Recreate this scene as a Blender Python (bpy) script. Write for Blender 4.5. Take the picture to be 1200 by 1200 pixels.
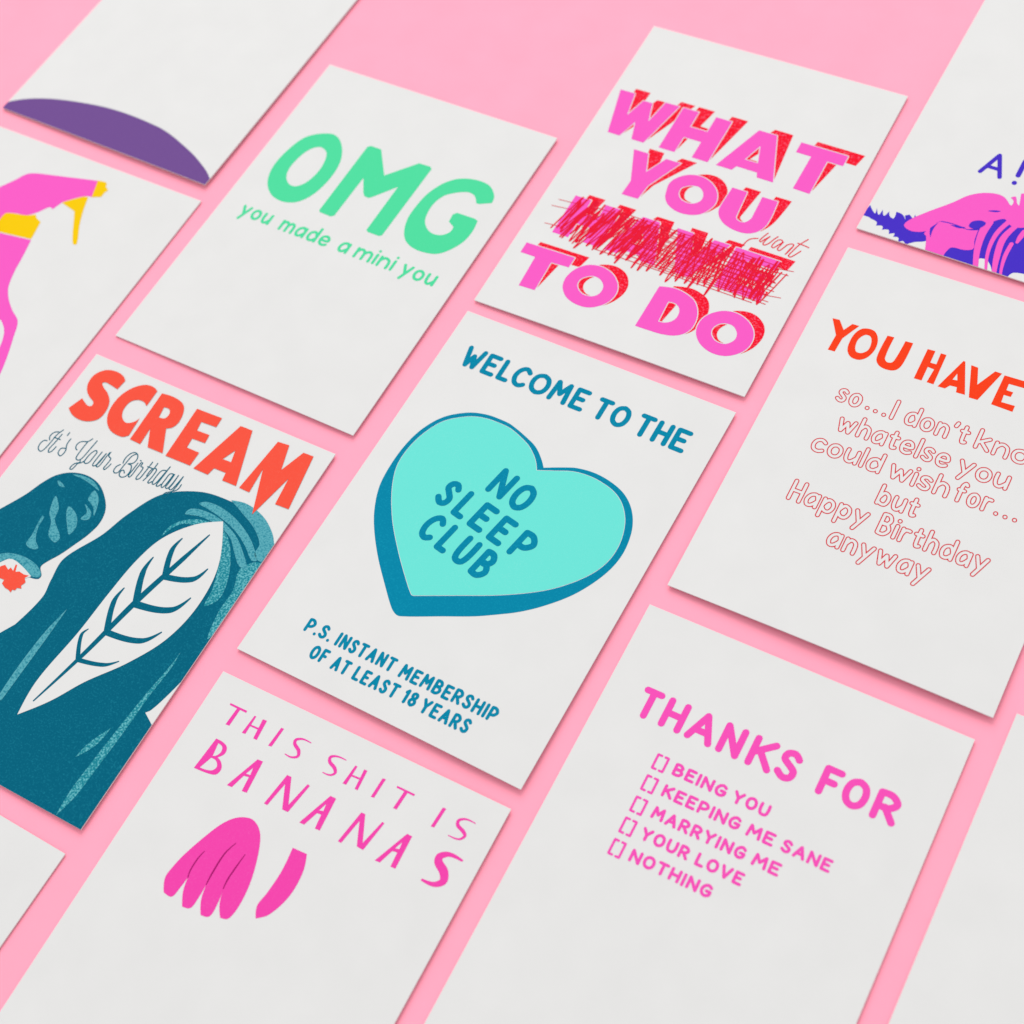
import bpy, math, random
import numpy as np
from mathutils import Matrix, Vector
from mathutils.geometry import delaunay_2d_cdt

for ob in list(bpy.data.objects):
    bpy.data.objects.remove(ob, do_unlink=True)
scene = bpy.context.scene
COL = scene.collection
MM = 0.001

# ------------------------------------------------------------------ camera, lights, exposure
cam_data = bpy.data.cameras.new("camera")
cam_data.sensor_width = 36.0
cam_data.lens = 1806.99 / 1200.0 * 36.0
cam_data.clip_start = 0.01
cam_data.clip_end = 20.0
cam_data.dof.use_dof = True
cam_data.dof.focus_distance = 0.500
cam_data.dof.aperture_fstop = 11.0
cam = bpy.data.objects.new("camera", cam_data)
COL.objects.link(cam)
right = Vector((0.8644887, 0.4878032, -0.1212738))
down = Vector((0.3720178, -0.7831647, -0.4982528))
fwd = Vector((-0.3380267, 0.3856179, -0.8585085))
rot = Matrix((right, -down, -fwd)).transposed()
cam.matrix_world = Matrix.Translation(Vector((174.3114, -187.2404, 436.0818)) * MM) @ rot.to_4x4()
scene.camera = cam

world = bpy.data.worlds.new("World")
scene.world = world
world.use_nodes = True
bg = world.node_tree.nodes["Background"]
bg.inputs[0].default_value = (1.0, 0.995, 0.985, 1.0)
bg.inputs[1].default_value = 0.905

def area_lamp(name, direction, dist, size, power, color=(1, 1, 1)):
    d = bpy.data.lights.new(name, 'AREA')
    d.shape = 'DISK'
    d.size = size
    d.energy = power
    d.color = color
    o = bpy.data.objects.new(name, d)
    COL.objects.link(o)
    v = Vector(direction).normalized()
    o.location = v * dist
    o.rotation_euler = v.to_track_quat('Z', 'Y').to_euler()
    return o

area_lamp("softbox", (-0.55, 0.95, 0.95), 4.5, 3.6, 161.0, (1.0, 0.985, 0.97))

scene.cycles.max_bounces = 16
scene.cycles.diffuse_bounces = 12
scene.view_settings.view_transform = 'Standard'
scene.view_settings.look = 'None'
scene.view_settings.exposure = 0.0
scene.view_settings.gamma = 1.0
scene.view_settings.use_curve_mapping = False

# ------------------------------------------------------------------ materials
def srgb(r, g, b):
    f = lambda c: (c / 255 / 12.92) if c / 255 <= 0.04045 else ((c / 255 + 0.055) / 1.055) ** 2.4
    return (f(r), f(g), f(b), 1.0)

GAIN = 1.42     # paper that shows as 236 has an albedo of about 0.6 under this light

def ink_color(rgb):
    c = srgb(*rgb)
    return tuple(min(0.97, v / GAIN) for v in c[:3]) + (1.0,)

def new_mat(name):
    m = bpy.data.materials.new(name)
    m.use_nodes = True
    nt = m.node_tree
    return m, nt, nt.nodes["Principled BSDF"]

def paper_mat(name, rgb, mottling=0.015, tooth=0.05, scale=900.0):
    m, nt, b = new_mat(name)
    tc = nt.nodes.new("ShaderNodeTexCoord")
    n1 = nt.nodes.new("ShaderNodeTexNoise"); n1.inputs["Scale"].default_value = 60.0; n1.inputs["Detail"].default_value = 5.0
    n2 = nt.nodes.new("ShaderNodeTexNoise"); n2.inputs["Scale"].default_value = scale; n2.inputs["Detail"].default_value = 3.0
    nt.links.new(tc.outputs["Object"], n1.inputs["Vector"])
    nt.links.new(tc.outputs["Object"], n2.inputs["Vector"])
    r = nt.nodes.new("ShaderNodeValToRGB")
    c = ink_color(rgb)
    r.color_ramp.elements[0].position = 0.3
    r.color_ramp.elements[1].position = 0.7
    r.color_ramp.elements[0].color = tuple(v * (1 - mottling) for v in c[:3]) + (1,)
    r.color_ramp.elements[1].color = tuple(min(0.97, v * (1 + mottling)) for v in c[:3]) + (1,)
    nt.links.new(n1.outputs["Fac"], r.inputs["Fac"])
    nt.links.new(r.outputs["Color"], b.inputs["Base Color"])
    bp = nt.nodes.new("ShaderNodeBump"); bp.inputs["Strength"].default_value = tooth; bp.inputs["Distance"].default_value = 0.0001
    nt.links.new(n2.outputs["Fac"], bp.inputs["Height"])
    nt.links.new(bp.outputs["Normal"], b.inputs["Normal"])
    b.inputs["Roughness"].default_value = 0.9
    b.inputs["Specular IOR Level"].default_value = 0.15
    return m

def ink_mat(name, rgb, rgb2=None, grain=0.35, lo=0.55, hi=0.80, scale=2600.0, cloud=0.5):
    """printed riso ink: rgb broken by fine grains of rgb2 (the paper or a thinner film of ink)"""
    m, nt, b = new_mat(name)
    tc = nt.nodes.new("ShaderNodeTexCoord")
    n = nt.nodes.new("ShaderNodeTexNoise"); n.inputs["Scale"].default_value = scale; n.inputs["Detail"].default_value = 2.0
    n2 = nt.nodes.new("ShaderNodeTexNoise"); n2.inputs["Scale"].default_value = 170.0; n2.inputs["Detail"].default_value = 4.0
    nt.links.new(tc.outputs["Object"], n.inputs["Vector"])
    nt.links.new(tc.outputs["Object"], n2.inputs["Vector"])
    mr = nt.nodes.new("ShaderNodeMapRange")
    mr.inputs["From Min"].default_value = lo; mr.inputs["From Max"].default_value = hi
    mr.inputs["To Min"].default_value = 0.0; mr.inputs["To Max"].default_value = grain
    add = nt.nodes.new("ShaderNodeMath"); add.operation = 'MULTIPLY_ADD'
    nt.links.new(n2.outputs["Fac"], add.inputs[0])
    add.inputs[1].default_value = cloud * 0.3
    nt.links.new(n.outputs["Fac"], add.inputs[2])
    sub = nt.nodes.new("ShaderNodeMath"); sub.operation = 'SUBTRACT'
    nt.links.new(add.outputs[0], sub.inputs[0]); sub.inputs[1].default_value = cloud * 0.15
    nt.links.new(sub.outputs[0], mr.inputs["Value"])
    mix = nt.nodes.new("ShaderNodeMix"); mix.data_type = 'RGBA'
    nt.links.new(mr.outputs["Result"], mix.inputs["Factor"])
    mix.inputs["A"].default_value = ink_color(rgb)
    mix.inputs["B"].default_value = ink_color(rgb2 or (236, 236, 236))
    nt.links.new(mix.outputs["Result"], b.inputs["Base Color"])
    b.inputs["Roughness"].default_value = 0.85
    b.inputs["Specular IOR Level"].default_value = 0.05
    return m

PAPER = paper_mat("card_paper", (237, 237, 237), 0.014, 0.10)
PINK_PAPER = paper_mat("pink_backdrop_paper", (290, 179, 205), 0.02, 0.08, 700.0)
INK = {
    'blue': ink_mat("blue_ink", (0, 138, 174), (20, 164, 196), 0.6, 0.5, 0.8, 1700.0),
    'mint': ink_mat("mint_ink", (113, 236, 224), (150, 240, 232), 0.4),
    'green': ink_mat("green_ink", (82, 228, 166), (110, 232, 182), 0.5),
    'pink': ink_mat("fluorescent_pink_ink", (255, 96, 205), (255, 120, 215), 0.4),
    'hotpink': ink_mat("hot_pink_ink", (255, 84, 192), (255, 110, 205), 0.5),
    'magenta': ink_mat("magenta_ink", (252, 72, 180), (255, 110, 200), 0.5),
    'shade_red': ink_mat("grainy_red_ink", (252, 16, 46), (255, 120, 150), 0.75, 0.52, 0.72, 1500.0),
    'pen_red': ink_mat("red_pen_ink", (240, 22, 56), (250, 80, 110), 0.4),
    'line_red': ink_mat("thin_red_ink", (224, 44, 62), (236, 90, 104), 0.4),
    'red': ink_mat("red_ink", (255, 66, 28), (255, 100, 66), 0.5),
    'coral': ink_mat("coral_ink", (255, 88, 68), (255, 120, 100), 0.5),
    'teal': ink_mat("teal_ink", (0, 102, 130), (30, 142, 166), 0.6, 0.52, 0.8, 1700.0),
    'teal_mid': ink_mat("mid_teal_ink", (30, 138, 156), (110, 195, 205), 0.95, 0.45, 0.62, 1500.0),
    'teal_light': ink_mat("light_teal_ink", (95, 178, 192), (40, 138, 160), 0.9, 0.45, 0.65, 1500.0),
    'teal_line': ink_mat("teal_script_ink", (16, 104, 128), (40, 130, 150), 0.5),
    'yellow': ink_mat("yellow_ink", (255, 209, 4), (255, 220, 70), 0.4),
    'violet': ink_mat("violet_ink", (74, 50, 204), (95, 75, 215), 0.4),
    'plum': ink_mat("plum_ink", (118, 82, 152), (135, 100, 165), 0.4),
    'wine': ink_mat("wine_line_ink", (170, 20, 110), (200, 40, 130), 0.4),
    'paper': PAPER,
}

# ------------------------------------------------------------------ 2-D drawing kit (millimetres on the card)
TRACE = {
    'omg': [
        'S:45.27,35.87* 44.35,39.23 40.8,42.64 37.18,43.54 32.96,43.28 29.22,42.15 25.98,40.16 22.7,36.09 20.19,29.69 19.42,22.55 19.62,17 21.24,11.75 23.97,7.76 27.71,5.71 32.37,5.19 37.88,6.28 41.17,9.02 44.5,14.83 45.38,20.7 44.62,26.27* 43.12,26.74* 35.49,26.59* 34.42,25.23* 34.82,21.68* 37.69,20.18* 37.84,17.81 36.56,15.79 34.77,14.64 31.89,14.28 29,15.47 26.49,18.1 25.29,21.68 25.04,26.84 26.58,31.65 29.38,34.36 32.6,36.34 34.71,37.01 37.16,36.54 38.85,35 39.62,33.67* 40.81,33.43*',
    ],
    'todo': [
        'P:-47.4,-43.24 -27.6,-42.99 -27.67,-47.81 -34.66,-48.21 -34.25,-61.76 -40.66,-61.97 -41.26,-48.13 -47.39,-48.12',
        'S:-20.98,-43.77 -16.3,-43.04 -11.41,-44.62 -7.86,-48.12 -6.6,-52 -7.44,-56.18 -9.88,-59.4 -13.36,-61.43 -17.78,-61.67 -22.16,-60.24 -25.28,-57.14 -26.44,-53.74 -26.09,-49.96 -24.25,-46.38',
        's:-18.28,-48.18 -15.6,-48.06 -12.95,-49.71 -11.87,-52.3 -12.52,-55.05 -14.49,-56.54 -17.61,-56.66 -20.27,-55.02 -21.44,-52.74 -20.87,-50.28',
        'S:6.06,-43.04* 11.2,-41.79 15.36,-42.18 19.56,-43.77 22.44,-46.8 24.12,-50.91 24.32,-55.02 22.94,-58.3 20.09,-60.53 15.74,-61.68 10.95,-61.95 5.8,-62.05*',
        's:11.89,-47.94* 14.52,-47.74 16.71,-49.24 17.61,-52.18 16.92,-54.89 14.83,-56.68 12.34,-57.15*',
        'S:31.81,-43.84 36.39,-43.27 40.97,-44.91 44.05,-47.75 45.47,-51.28 45.22,-55.5 43.02,-59.08 39.37,-61.53 34.83,-62.03 30.26,-60.48 27.05,-57.42 25.72,-53.82 26.12,-49.45 28.45,-46.05',
        's:34.05,-48.76 36.92,-48.73 39.36,-50.95 39.88,-53.69 38.55,-56.03 36.86,-57.05 33.89,-56.85 31.54,-54.9 30.92,-52.49 31.98,-50.07',
    ],
    'you': [
        'S:-5.24,8.74 -0.79,9.06 3.39,7.42 6.64,4.32 8.28,-0.13 7.54,-4.06 5.2,-7.56 1.49,-9.3 -2.98,-9.48 -7.16,-7.91 -9.68,-5.28 -10.81,-2.06 -11.38,2.15 -9.23,6.16',
        's:-3,3.93 -0.21,4.1 2.28,1.81 2.85,-1.26 1.11,-3.65 -1.45,-4.26 -4.39,-3.48 -6.13,-1.26 -6.33,1.24 -4.84,2.96',
        'S:10.81,8.59* 16.73,8.59* 17.6,-2.1 17.95,-4.11 19.8,-5.14 21.81,-4.67 23.01,-2.38 23.01,0.13 22.64,8.52* 28.71,8.61* 29.43,0.62 29.16,-3.78 27.42,-7.33 24.43,-9.28 20.16,-9.63 15.79,-8.59 12.53,-6.35 10.76,-3.46 10.5,-0.67',
    ],
    'want': [
        'L:25.23,-16 25.89,-12.56 26.83,-10.97 29.08,-9.83',
        'L:31.38,-6.24 30.6,-8.18 29.95,-10.42 30.47,-10.94 31.24,-9.64 32.62,-7.34',
        'L:32.62,-7.34 31.82,-9.64 31.65,-11.44 32.28,-11.79 33.5,-10.42 34.39,-8.08 35.26,-6.36',
        'L:37.84,-8.13 37.11,-7.32 36.09,-7.62 35.25,-9.2 34.93,-11.3 35.6,-11.75 36.53,-10.39 37.79,-8.02',
        'L:37.95,-7.95 37.43,-10.26 37.32,-11.77 38.19,-12.02 38.91,-10.62 39.65,-8.6',
        'L:40.79,-12.76 41.27,-10.37 41.87,-7.8 41,-7.54 39.74,-8.56',
        'L:41.83,-7.69 41.79,-8.93 40.79,-12.76',
        'L:45.51,-3.46 43.59,-6.96 42.57,-10.31 42.02,-12.98 42.88,-13.23 43.92,-11.7 45.18,-9.35',
        'L:42.8,-6.43 45.13,-6.56 47.12,-6.83',
    ],
    'wantthin': [
        'L:-45.04,-19.37 -42.35,-19.39',
        'L:-46.23,-22.83 -43.7,-22.53',
        'L:-42.96,-34.17 -40.8,-33.78',
    ],
    'youhave': [
        'P:-45.5,42.96 -43,43.23 -40.14,39.72 -38.36,43.23 -35.93,43.32 -39.2,36.22 -39.47,30.13 -41.89,30.02 -41.69,36.71',
        'S:-34.22,42.88 -30.73,43.35 -28.34,40.86 -27.44,36.6 -28.46,32.32 -30.61,30.1 -33.64,30.09 -35.75,32.27 -36.44,36.23 -35.96,40.33',
        's:-32.68,40.56 -30.85,40.57 -29.66,38.36 -29.51,34.94 -31.14,32.94 -32.96,32.92 -33.97,34.96 -34.1,38.01',
        'S:-25.77,43.13* -23.43,43.35* -23.17,34.22 -22.02,32.8 -20.4,33.27 -19.83,35.66 -19.47,43.26* -16.84,43.46* -16.89,34.25 -17.79,31.21 -19.71,30 -23.04,30.08 -25.23,31.8 -25.88,34.97',
        'P:-11.59,43.03 -8.98,43.23 -8.83,38.11 -6.8,38.22 -7.02,43.07 -5.09,43.14 -4.79,30.22 -7.13,30.17 -6.73,35.99 -8.98,36.15 -8.89,30.16 -11.5,30.01',
        'P:0.84,43.04 1.47,42.93 5.92,30.27 2.97,30.09 2.51,32.12 0.26,31.89 -0.84,30.14 -3.29,29.97',
        'p:0.76,37.34 1.71,34.76 0.18,34.47',
        'P:3.71,42.38 6.09,42.28 8.18,35.7 11.63,43.02 13.94,43.04 10.26,29.95 7.42,29.81',
        'P:14.92,42.72 23.11,43.07 23.19,40.37 17.3,40.03 17.39,37.33 19.67,37.36 19.53,35.31 17.27,35.22 17.48,32.22 21.94,32.48 21.97,29.95 14.8,30.09',
    ],
    'scream': [
        'S:-35.68,64.32* -35.13,68.62* -37.5,70.11 -41.23,70.51 -44.85,69.41 -47.41,66.22 -47.5,62.4 -45.84,59.28 -43.25,57.4 -40.51,56.11 -40.14,54.57 -41.46,53.98 -45.42,55.72* -47.49,50.27* -44.29,48.41 -40.44,47.86 -37.14,48.65 -34.43,50.86 -33.83,54.61 -35.03,58.57 -37.85,61.33 -41.02,62.95 -42.53,64.31 -41.59,65.03 -39.01,64.86',
        'S:-21.39,69.69* -23.8,70.63 -27.27,70.1 -30.83,66.99 -32.99,61.99 -32.93,56.01 -30.83,51.49 -27.07,48.76 -21.96,48.33 -19.78,49.91* -20.5,57.44* -21.68,55.13 -24.1,53.84 -26.8,55.29 -28.21,58.13 -27.96,61.74 -25.96,63.63 -23.24,63.86 -21.28,62.74*',
        'S:-19.25,69.65* -13.83,70.07 -9.48,69.03 -7.34,66.52 -6.28,62.07 -7.1,59.25 -8.98,57.92* -4.07,48.81* -10.53,48.66* -14.33,55.5* -13.81,48.62* -18.46,48.75*',
        's:-15.02,65.05* -12.68,65.11 -11.51,63.46 -11.88,61.32 -14.24,60.65*',
        'P:-3.46,69.45 7.2,69.82 7.44,65.82 1.19,65.44 1.84,61.83 7.07,62.06 7.52,58.6 2.17,58.29 2.57,54.42 7.91,54.45 7.94,48.74 -2.52,48.46',
        'P:15.29,69.85 20.25,69.96 27.64,48.65 21.87,48.52 21.33,51.56 16.44,51.4 15.85,48.3 9.7,48.32',
        'p:19.28,60.58 20.6,55.95 17.09,55.77',
        'P:31.21,69.82 35.7,70.24 38.61,60.59 41.97,69.76 46.04,69.91 49.53,48.61 44.19,48.33 42.88,58.81 39.14,41.61 32.5,58.36 33.3,48.47 29.05,48.55',
    ],
    'script': [
        'L:-46.24,35.63 -47.38,35.25 -47.84,33.47 -47.21,31.67 -45.69,31.06 -44.94,32.44 -44.57,36 -44.43,39.2 -43.48,41.87',
        'L:-43.94,40.61 -45.88,39.73 -46.46,37.76 -45.6,36.32',
        'L:-42.84,40.19 -43.02,36.7 -43.4,33.14 -42.77,32 -41.96,32.63 -41.59,35.01',
        'L:-44.72,37.89 -42,38.08',
        'L:-40.67,41.95 -40.68,40.51',
        'L:-38.62,39.94 -38.48,37.39 -37.31,35 -37.7,32.56 -39.25,33.15 -39.41,35.22 -37.62,35.84',
        'L:-33.66,37.1 -34.46,37.42 -35.04,38.63 -34.72,40.14 -33.57,41 -32.11,41.6 -31.23,43.27',
        'L:-32.12,41.32 -32.2,37.99 -32.1,34.76 -31.55,33.88 -30.46,33.93 -29.8,35.13 -29.45,39.13 -29.17,43.23',
        'L:-29.96,34.16 -29.56,33.33 -30.91,32.15 -31.42,30.46 -31.24,29.65 -30.45,29.78 -30.11,31.4 -29.91,32.61 -28.73,33.71 -28.3,34.92',
        'L:-28.3,34.92 -28.23,37.2 -27.67,39.14 -26.95,39.81 -26.27,39.22 -26.26,36.97 -26.4,34.77 -27.25,33.82 -28.06,34.01 -28.34,35.12',
        'L:-24.65,40.18 -24.76,36.75 -24.67,34.55 -24.13,34.13 -23.39,34.91 -23.18,37.02 -22.86,40.32',
        'L:-22.86,40.32 -22.93,36.69 -23.14,34.58 -22.39,34.47 -22.02,35.76 -22.03,39.35 -21.86,41.22 -21.59,41.46',
        'L:-21.7,41.3 -21.4,39.86 -20.05,39.23 -19.95,37.15 -20.09,34.97 -19.48,34.58 -18.96,35.82 -18.67,37.52',
        'L:-15.36,38.71 -16.19,37.53 -16.19,35.81 -15.35,35.05 -14.26,35.69 -14.01,38.81 -13.62,43.3 -12.61,44.63',
        'L:-14.86,39.57 -15.27,41.69 -14.68,43.98 -13.43,44.98 -12.03,44.61 -11.14,43 -11.46,41.12 -13,40.13 -11.55,40.08 -10.53,38.11 -10.66,35.78 -11.92,34.63 -13.29,35.14 -13.6,36.71 -12.91,37.31 -11.99,36.45',
        'L:-9.88,41.85 -9.95,38.66 -10,36.22 -9.4,35.79 -8.99,36.97 -9,39.67 -8.88,41.44',
        'L:-9.75,43.11 -9.26,43.05',
        'L:-8.88,41.44 -8.9,42.44 -8.29,42.57 -8.14,41.21 -7.09,41.11 -6.84,39.8 -6.93,36.63 -6.43,36.15 -5.62,36.95 -5.38,39.33 -5.25,44.39',
        'L:-5.85,42.11 -3.41,42.23',
        'L:-3.25,44.73 -3.28,40.29 -3.92,36.74',
        'L:-3.92,38.86 -3.78,41.77 -2.75,42.67 -1.98,42.17 -1.88,39.51 -2.04,37.03 -1.53,36.7 -0.86,37.71',
        'L:1.35,43.55 -0.12,42.88 -0.57,40.4 -0.43,37.49 0.24,36.95 0.9,37.96 1.26,40.95 1.69,45.42',
        'L:1.69,45.42 1.57,40.53 1.51,37.11 2.16,36.99 2.88,38.3',
        'L:4.78,43.41 3.37,43.05 3.13,40.68 3.18,37.88 3.92,37.23 4.43,38.45 4.65,43.21',
        'L:4.99,43.51 5.02,39.57 4.99,37.87 5.81,37.68 6.36,39.62 6.47,43.76',
        'L:6.47,43.76 6.57,39.72 6.44,37.97 7.36,37.83 7.85,39.46 8.33,44.05',
        'L:8.33,44.05 8.36,39.14 7.73,35.76 7.1,33.94 6,34.13 6.24,35.92 7.81,37.2 9.43,38.79 9.59,41.1',
    ],
    'arch': [
        'S:-20.21,-64.82* -18.88,-44.13 -10.94,-27.33* -8.7,-15.13 -10,-8.68 -10.96,-0.2 -4.29,13.06 -0.87,23.45 5.55,34.95 17.37,41.51 29.08,42.83 40.4,41.83 48.91,37.47 53.55,34.64* 83.29,28.41* 56.97,-79.68* -26.06,-83.93*',
        's:48.08,-33.55* 49.33,-31.98 51.05,-26.3 52.51,-19.73* 57.65,-13.98* 53.24,-36.47*',
    ],
    'leaf': [
        'S:31.47,35.14* 23.03,29.77 15.81,20.61 12.73,9.83 11.47,-4.18 10.7,-20.44 8.69,-40.24 10.21,-52.64* 17.3,-43.98 23.59,-33.71 32.51,-22.12 39.38,-9.45 41.93,4.7 39.9,19.75',
    ],
    'leafvein': [
        'L:12.14,-46.48@.5 17.32,-25.4@1.6 21.88,-2.74@2.2 27.13,17.29@1.8 30.17,28.74@.5',
        'L:16.34,-27.89@1.6 12.32,-20.69@1.2 13.11,-17.92@.4',
        'L:16.72,-28.38@1.6 25.63,-26.1@1.4 29.56,-22.87@.4',
        'L:19.28,-15.66@2.2 14.98,-6.01@1.8 15.13,-0.35@.5',
        'L:19.65,-16.16@2.2 31.69,-13.8@2 36.38,-8.18@.5',
        'L:22.26,-3.25@2.6 17.57,7.13@2 17.35,13.42@.5',
        'L:22.44,-3.51@2.6 34.27,-0.31@2.2 38.02,6.29@.5',
        'L:25.28,9.35@2.2 21.74,18.34@1.8 22.3,23.63@.5',
        'L:25.47,9.09@2.2 34.52,12.3@2 37.08,17.72@.5',
    ],
    'bandlight': [
        'S:17.49,32.06 18.1,34.41 21.71,35.7 28.37,35.8 34.79,34.01 39.63,31.75 44.81,27.86 49.3,23.34 46.08,23.29 42.05,26.56 37.76,30.51 33.69,32.37 27.79,33.4 22.63,33.29 19.48,32.44',
        'S:29.25,43.24* 35.21,44.31 42.99,42.57 49.13,38.8 52.67,34.86* 52.75,27.89 48.5,28.84 47.9,33 42.81,37.36 35.4,40.73',
        'S:19.73,37.47 22.26,39.25 28.97,39.28 36.23,37.32 43.99,33.41 50.45,27.55 48.8,26.77 43.85,30.37 37.05,33.93 28.86,36.18 23.87,36.92',
        'S:0.39,-51.67* -0.24,-39.52 0.18,-25.56 1.93,-15.03* 2.16,-25.68 2.2,-39.74 2.21,-51.12*',
    ],
    'bandmid': [
        'S:15.18,21.49 15.42,25.38 17.97,29.23 23.36,32.26 30.27,33.04 36.17,30.89 41.59,24.87 45.89,16.64 46.89,9.89 43.84,5.94 42.95,11.63 40.71,17.84 36.95,24.17 31.89,28.52 25.6,30.11 19.22,28.52 16.75,25.62',
        'S:52.69,34.5* 53.68,25.4 53.74,16.73 53.46,6.58 51.81,-3.5 49.48,6.12 49.39,14.67 47.1,22.31 50,26.6 52.75,27.89',
        'S:42.58,-73.91* 41.85,-65.38 42.36,-54.79 43.5,-39.07 44.57,-27.79 46.02,-16.83 46.3,-11.16* 46.75,-17.86 45.99,-27.78 45.8,-39.29 45.15,-54.72 44.45,-66',
        'S:36.49,-55.72* 37.54,-50.28 41.09,-42.58* 40.49,-48.5 38.64,-52.7',
    ],
    'lump': [
        'S:-56.72,-14.67* -49.3,-2.33 -44.26,5.89 -39.46,14.48 -36.92,20.88 -34.12,25.49 -29.65,28.68 -23.79,30.05 -17.55,28.93 -12.36,25.39 -9.06,21.33 -7.86,16.34 -8.83,10.95 -10.93,5.6 -13.17,0.48 -15.6,-3.63 -16.42,-6.17 -14.08,-8.82 -14.34,-10.28 -17.1,-11.04 -24.86,-11.21 -29.94,-11.98 -44.94,-28.72*',
    ],
    'lumplight': [
        'S:-26.78,-1.25 -27.11,2.43 -28.52,10.09 -27.57,9.97 -26.92,5.83 -24.6,1.41 -21.73,-0.81 -23.65,-1.98',
        'S:-29.05,18.54 -24.96,15.09 -23.37,10.81 -17.33,5.89 -17.74,3.51 -21.69,4.96 -24,9.41 -27.04,12.45',
        'S:-22.07,17.26 -17.2,15.33 -14.61,11.55 -15.1,8.14 -18.15,11.01 -21.49,15.02',
        'S:-17.5,22.46 -17.45,26.14 -14.62,24.63 -12.8,21.83 -11.57,17.94 -14.04,20.7',
        'S:-15.17,14.89 -14.64,17.91 -17.3,20.31 -13.02,18.38 -12.46,15.76',
        'S:-32.29,23.87 -30.53,23.82 -28.34,22.83 -30.36,22.47',
        'S:-28.7,28.2 -24.97,29.33 -19.87,29 -15.97,26.82 -20.29,27.67 -24.69,28.21',
        'S:-33.97,-9.8 -31.37,-7.33 -27.86,-6.01 -23.12,-5.53 -17.96,-6.36 -14.89,-8.13 -14.39,-9.5 -17,-10.46 -20.43,-9.67 -25.91,-8.46 -29.02,-8.84 -32.23,-11.97',
    ],
    'lumppaper': [
        'S:-32.11,-13.54* -29.02,-8.84 -26.79,-8.07 -22.19,-8.88 -17.2,-10.56* -19.51,-12.98 -23.1,-16.27*',
    ],
    'blot': [
        'P:-30.4,-13.37 -29.49,-12.04 -28.4,-10.93 -26.15,-11.97 -25.91,-10.88 -24.3,-11.62 -25.04,-9.2 -24.41,-9.2 -23.34,-11.54 -22.17,-10.84 -20.01,-11.09 -18,-10.67 -18.87,-12.04 -17.52,-13.26 -18.18,-14.9 -17.34,-15.76 -18.92,-16.14 -19.02,-17.29 -20.08,-17.42 -19.86,-18.49 -21.33,-18.01 -22.78,-17.96 -24.88,-17.1 -25,-15.67 -28.44,-15.81',
    ],
    'this': [
        'P:-44.22,65.82 -37.81,65.89 -37.77,65.17 -44.08,65.2',
        'P:-41.25,65.48 -40.07,65.51 -40.27,59.24 -41.65,59.1',
        'P:-34.75,65.54 -34.1,65.54 -34.07,59.15 -35.31,58.98',
        'P:-34.39,62.51 -31.35,62.65 -31.28,62.05 -34.31,61.97',
        'P:-31.68,65.64 -30.18,65.83 -29.67,59.02 -30.98,58.97',
        'P:-24.8,65.82 -23.78,65.9 -24.18,59.22 -25.37,59.01',
        'L:-13.52,65.61@0.28 -16.54,65.56@0.58 -18.39,64.47@0.94 -18.06,63.18@1.08 -15.76,61.81@1.15 -14.96,60.14@0.94 -16.6,59@0.58 -19,59.02@0.29',
        'L:-0.59,65.57@0.28 -3.84,65.38@0.58 -5.53,64.32@0.94 -4.93,62.92@1.08 -2.63,61.9@1.15 -1.55,60.65@0.94 -2.46,59.36@0.58 -5.13,59.07@0.29',
        'P:2.91,65.33 3.68,65.34 3.54,58.83 2.31,58.74',
        'P:3.42,62.39 6.24,62.55 6.29,61.97 3.5,61.83',
        'P:6.06,65.48 7.17,65.51 7.64,58.82 6.57,58.9',
        'P:12.64,65.48 13.71,65.65 13.44,59.05 12.34,58.86',
        'P:17.91,65.38 24.16,65.43 24.14,64.77 18.01,64.78',
        'P:20.76,65.07 21.92,65.14 21.5,58.87 20.3,58.78',
        'P:33.8,65.48 34.94,65.64 34.53,59.03 33.42,58.83',
        'L:45.05,65.46@0.28 41.93,65.4@0.58 40.09,64.16@0.94 40.49,62.76@1.08 42.9,61.76@1.15 44.03,60.78@0.94 42.99,59.17@0.58 39.56,58.79@0.29',
    ],
    'bananas': [
        'S:-41.67,53.85* -38.87,53.74 -36.92,52.85 -36.36,50.8 -37.75,48.84* -35.82,47.97 -34.52,46.04 -35.03,44 -37.2,43.21 -42.67,42.73*',
        's:-40.18,52.85* -38.41,52.4 -37.78,50.89 -38.35,49.33 -39.45,48.54*',
        's:-39.54,47.88* -37.64,47.71 -36.26,46.22 -36.83,44.67 -38.74,43.9 -41.03,43.67*',
        'P:-25.87,53.78 -23.94,53.93 -23.03,43.23 -24.76,43.04 -25.2,47.73 -26.87,47.43 -28.27,42.71 -30.06,42.6',
        'p:-25.64,50.82 -25.18,48.5 -26.64,48.3',
        'P:-14.7,53.55 -13.13,53.55 -9.17,45.7 -7.31,53.84 -6.4,53.63 -8.11,43.64 -10.17,43.63 -13.7,50.75 -15.08,42.74 -16.29,42.74',
        'P:1.03,53.73 3.08,53.73 3.82,43.07 2.12,42.93 1.59,47.47 0.17,47.27 -1.48,42.54 -3.21,42.44',
        'p:1.19,50.98 1.59,48.7 0.29,48.32',
        'P:12.29,53.41 13.65,53.49 17.56,45.53 19.57,53.68 20.38,53.58 18.79,43.73 16.5,43.81 13.19,50.91 11.68,42.65 10.49,42.7',
        'P:28.19,53.81 29.95,53.76 30.37,43.14 28.72,43.03 28.4,47.58 26.84,47.29 25.23,42.69 23.56,42.58',
        'p:28.14,50.95 28.45,48.75 27.17,48.41',
        'L:46.89,53.95@.7 42.59,53.87@1.4 40.42,52.14@2.2 40.86,50.52@2.5 43.73,48.63@2.7 44.93,46.17@2.3 43.02,44.21@1.5 39.15,43.79@.7',
    ],
    'fruit': [
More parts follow.
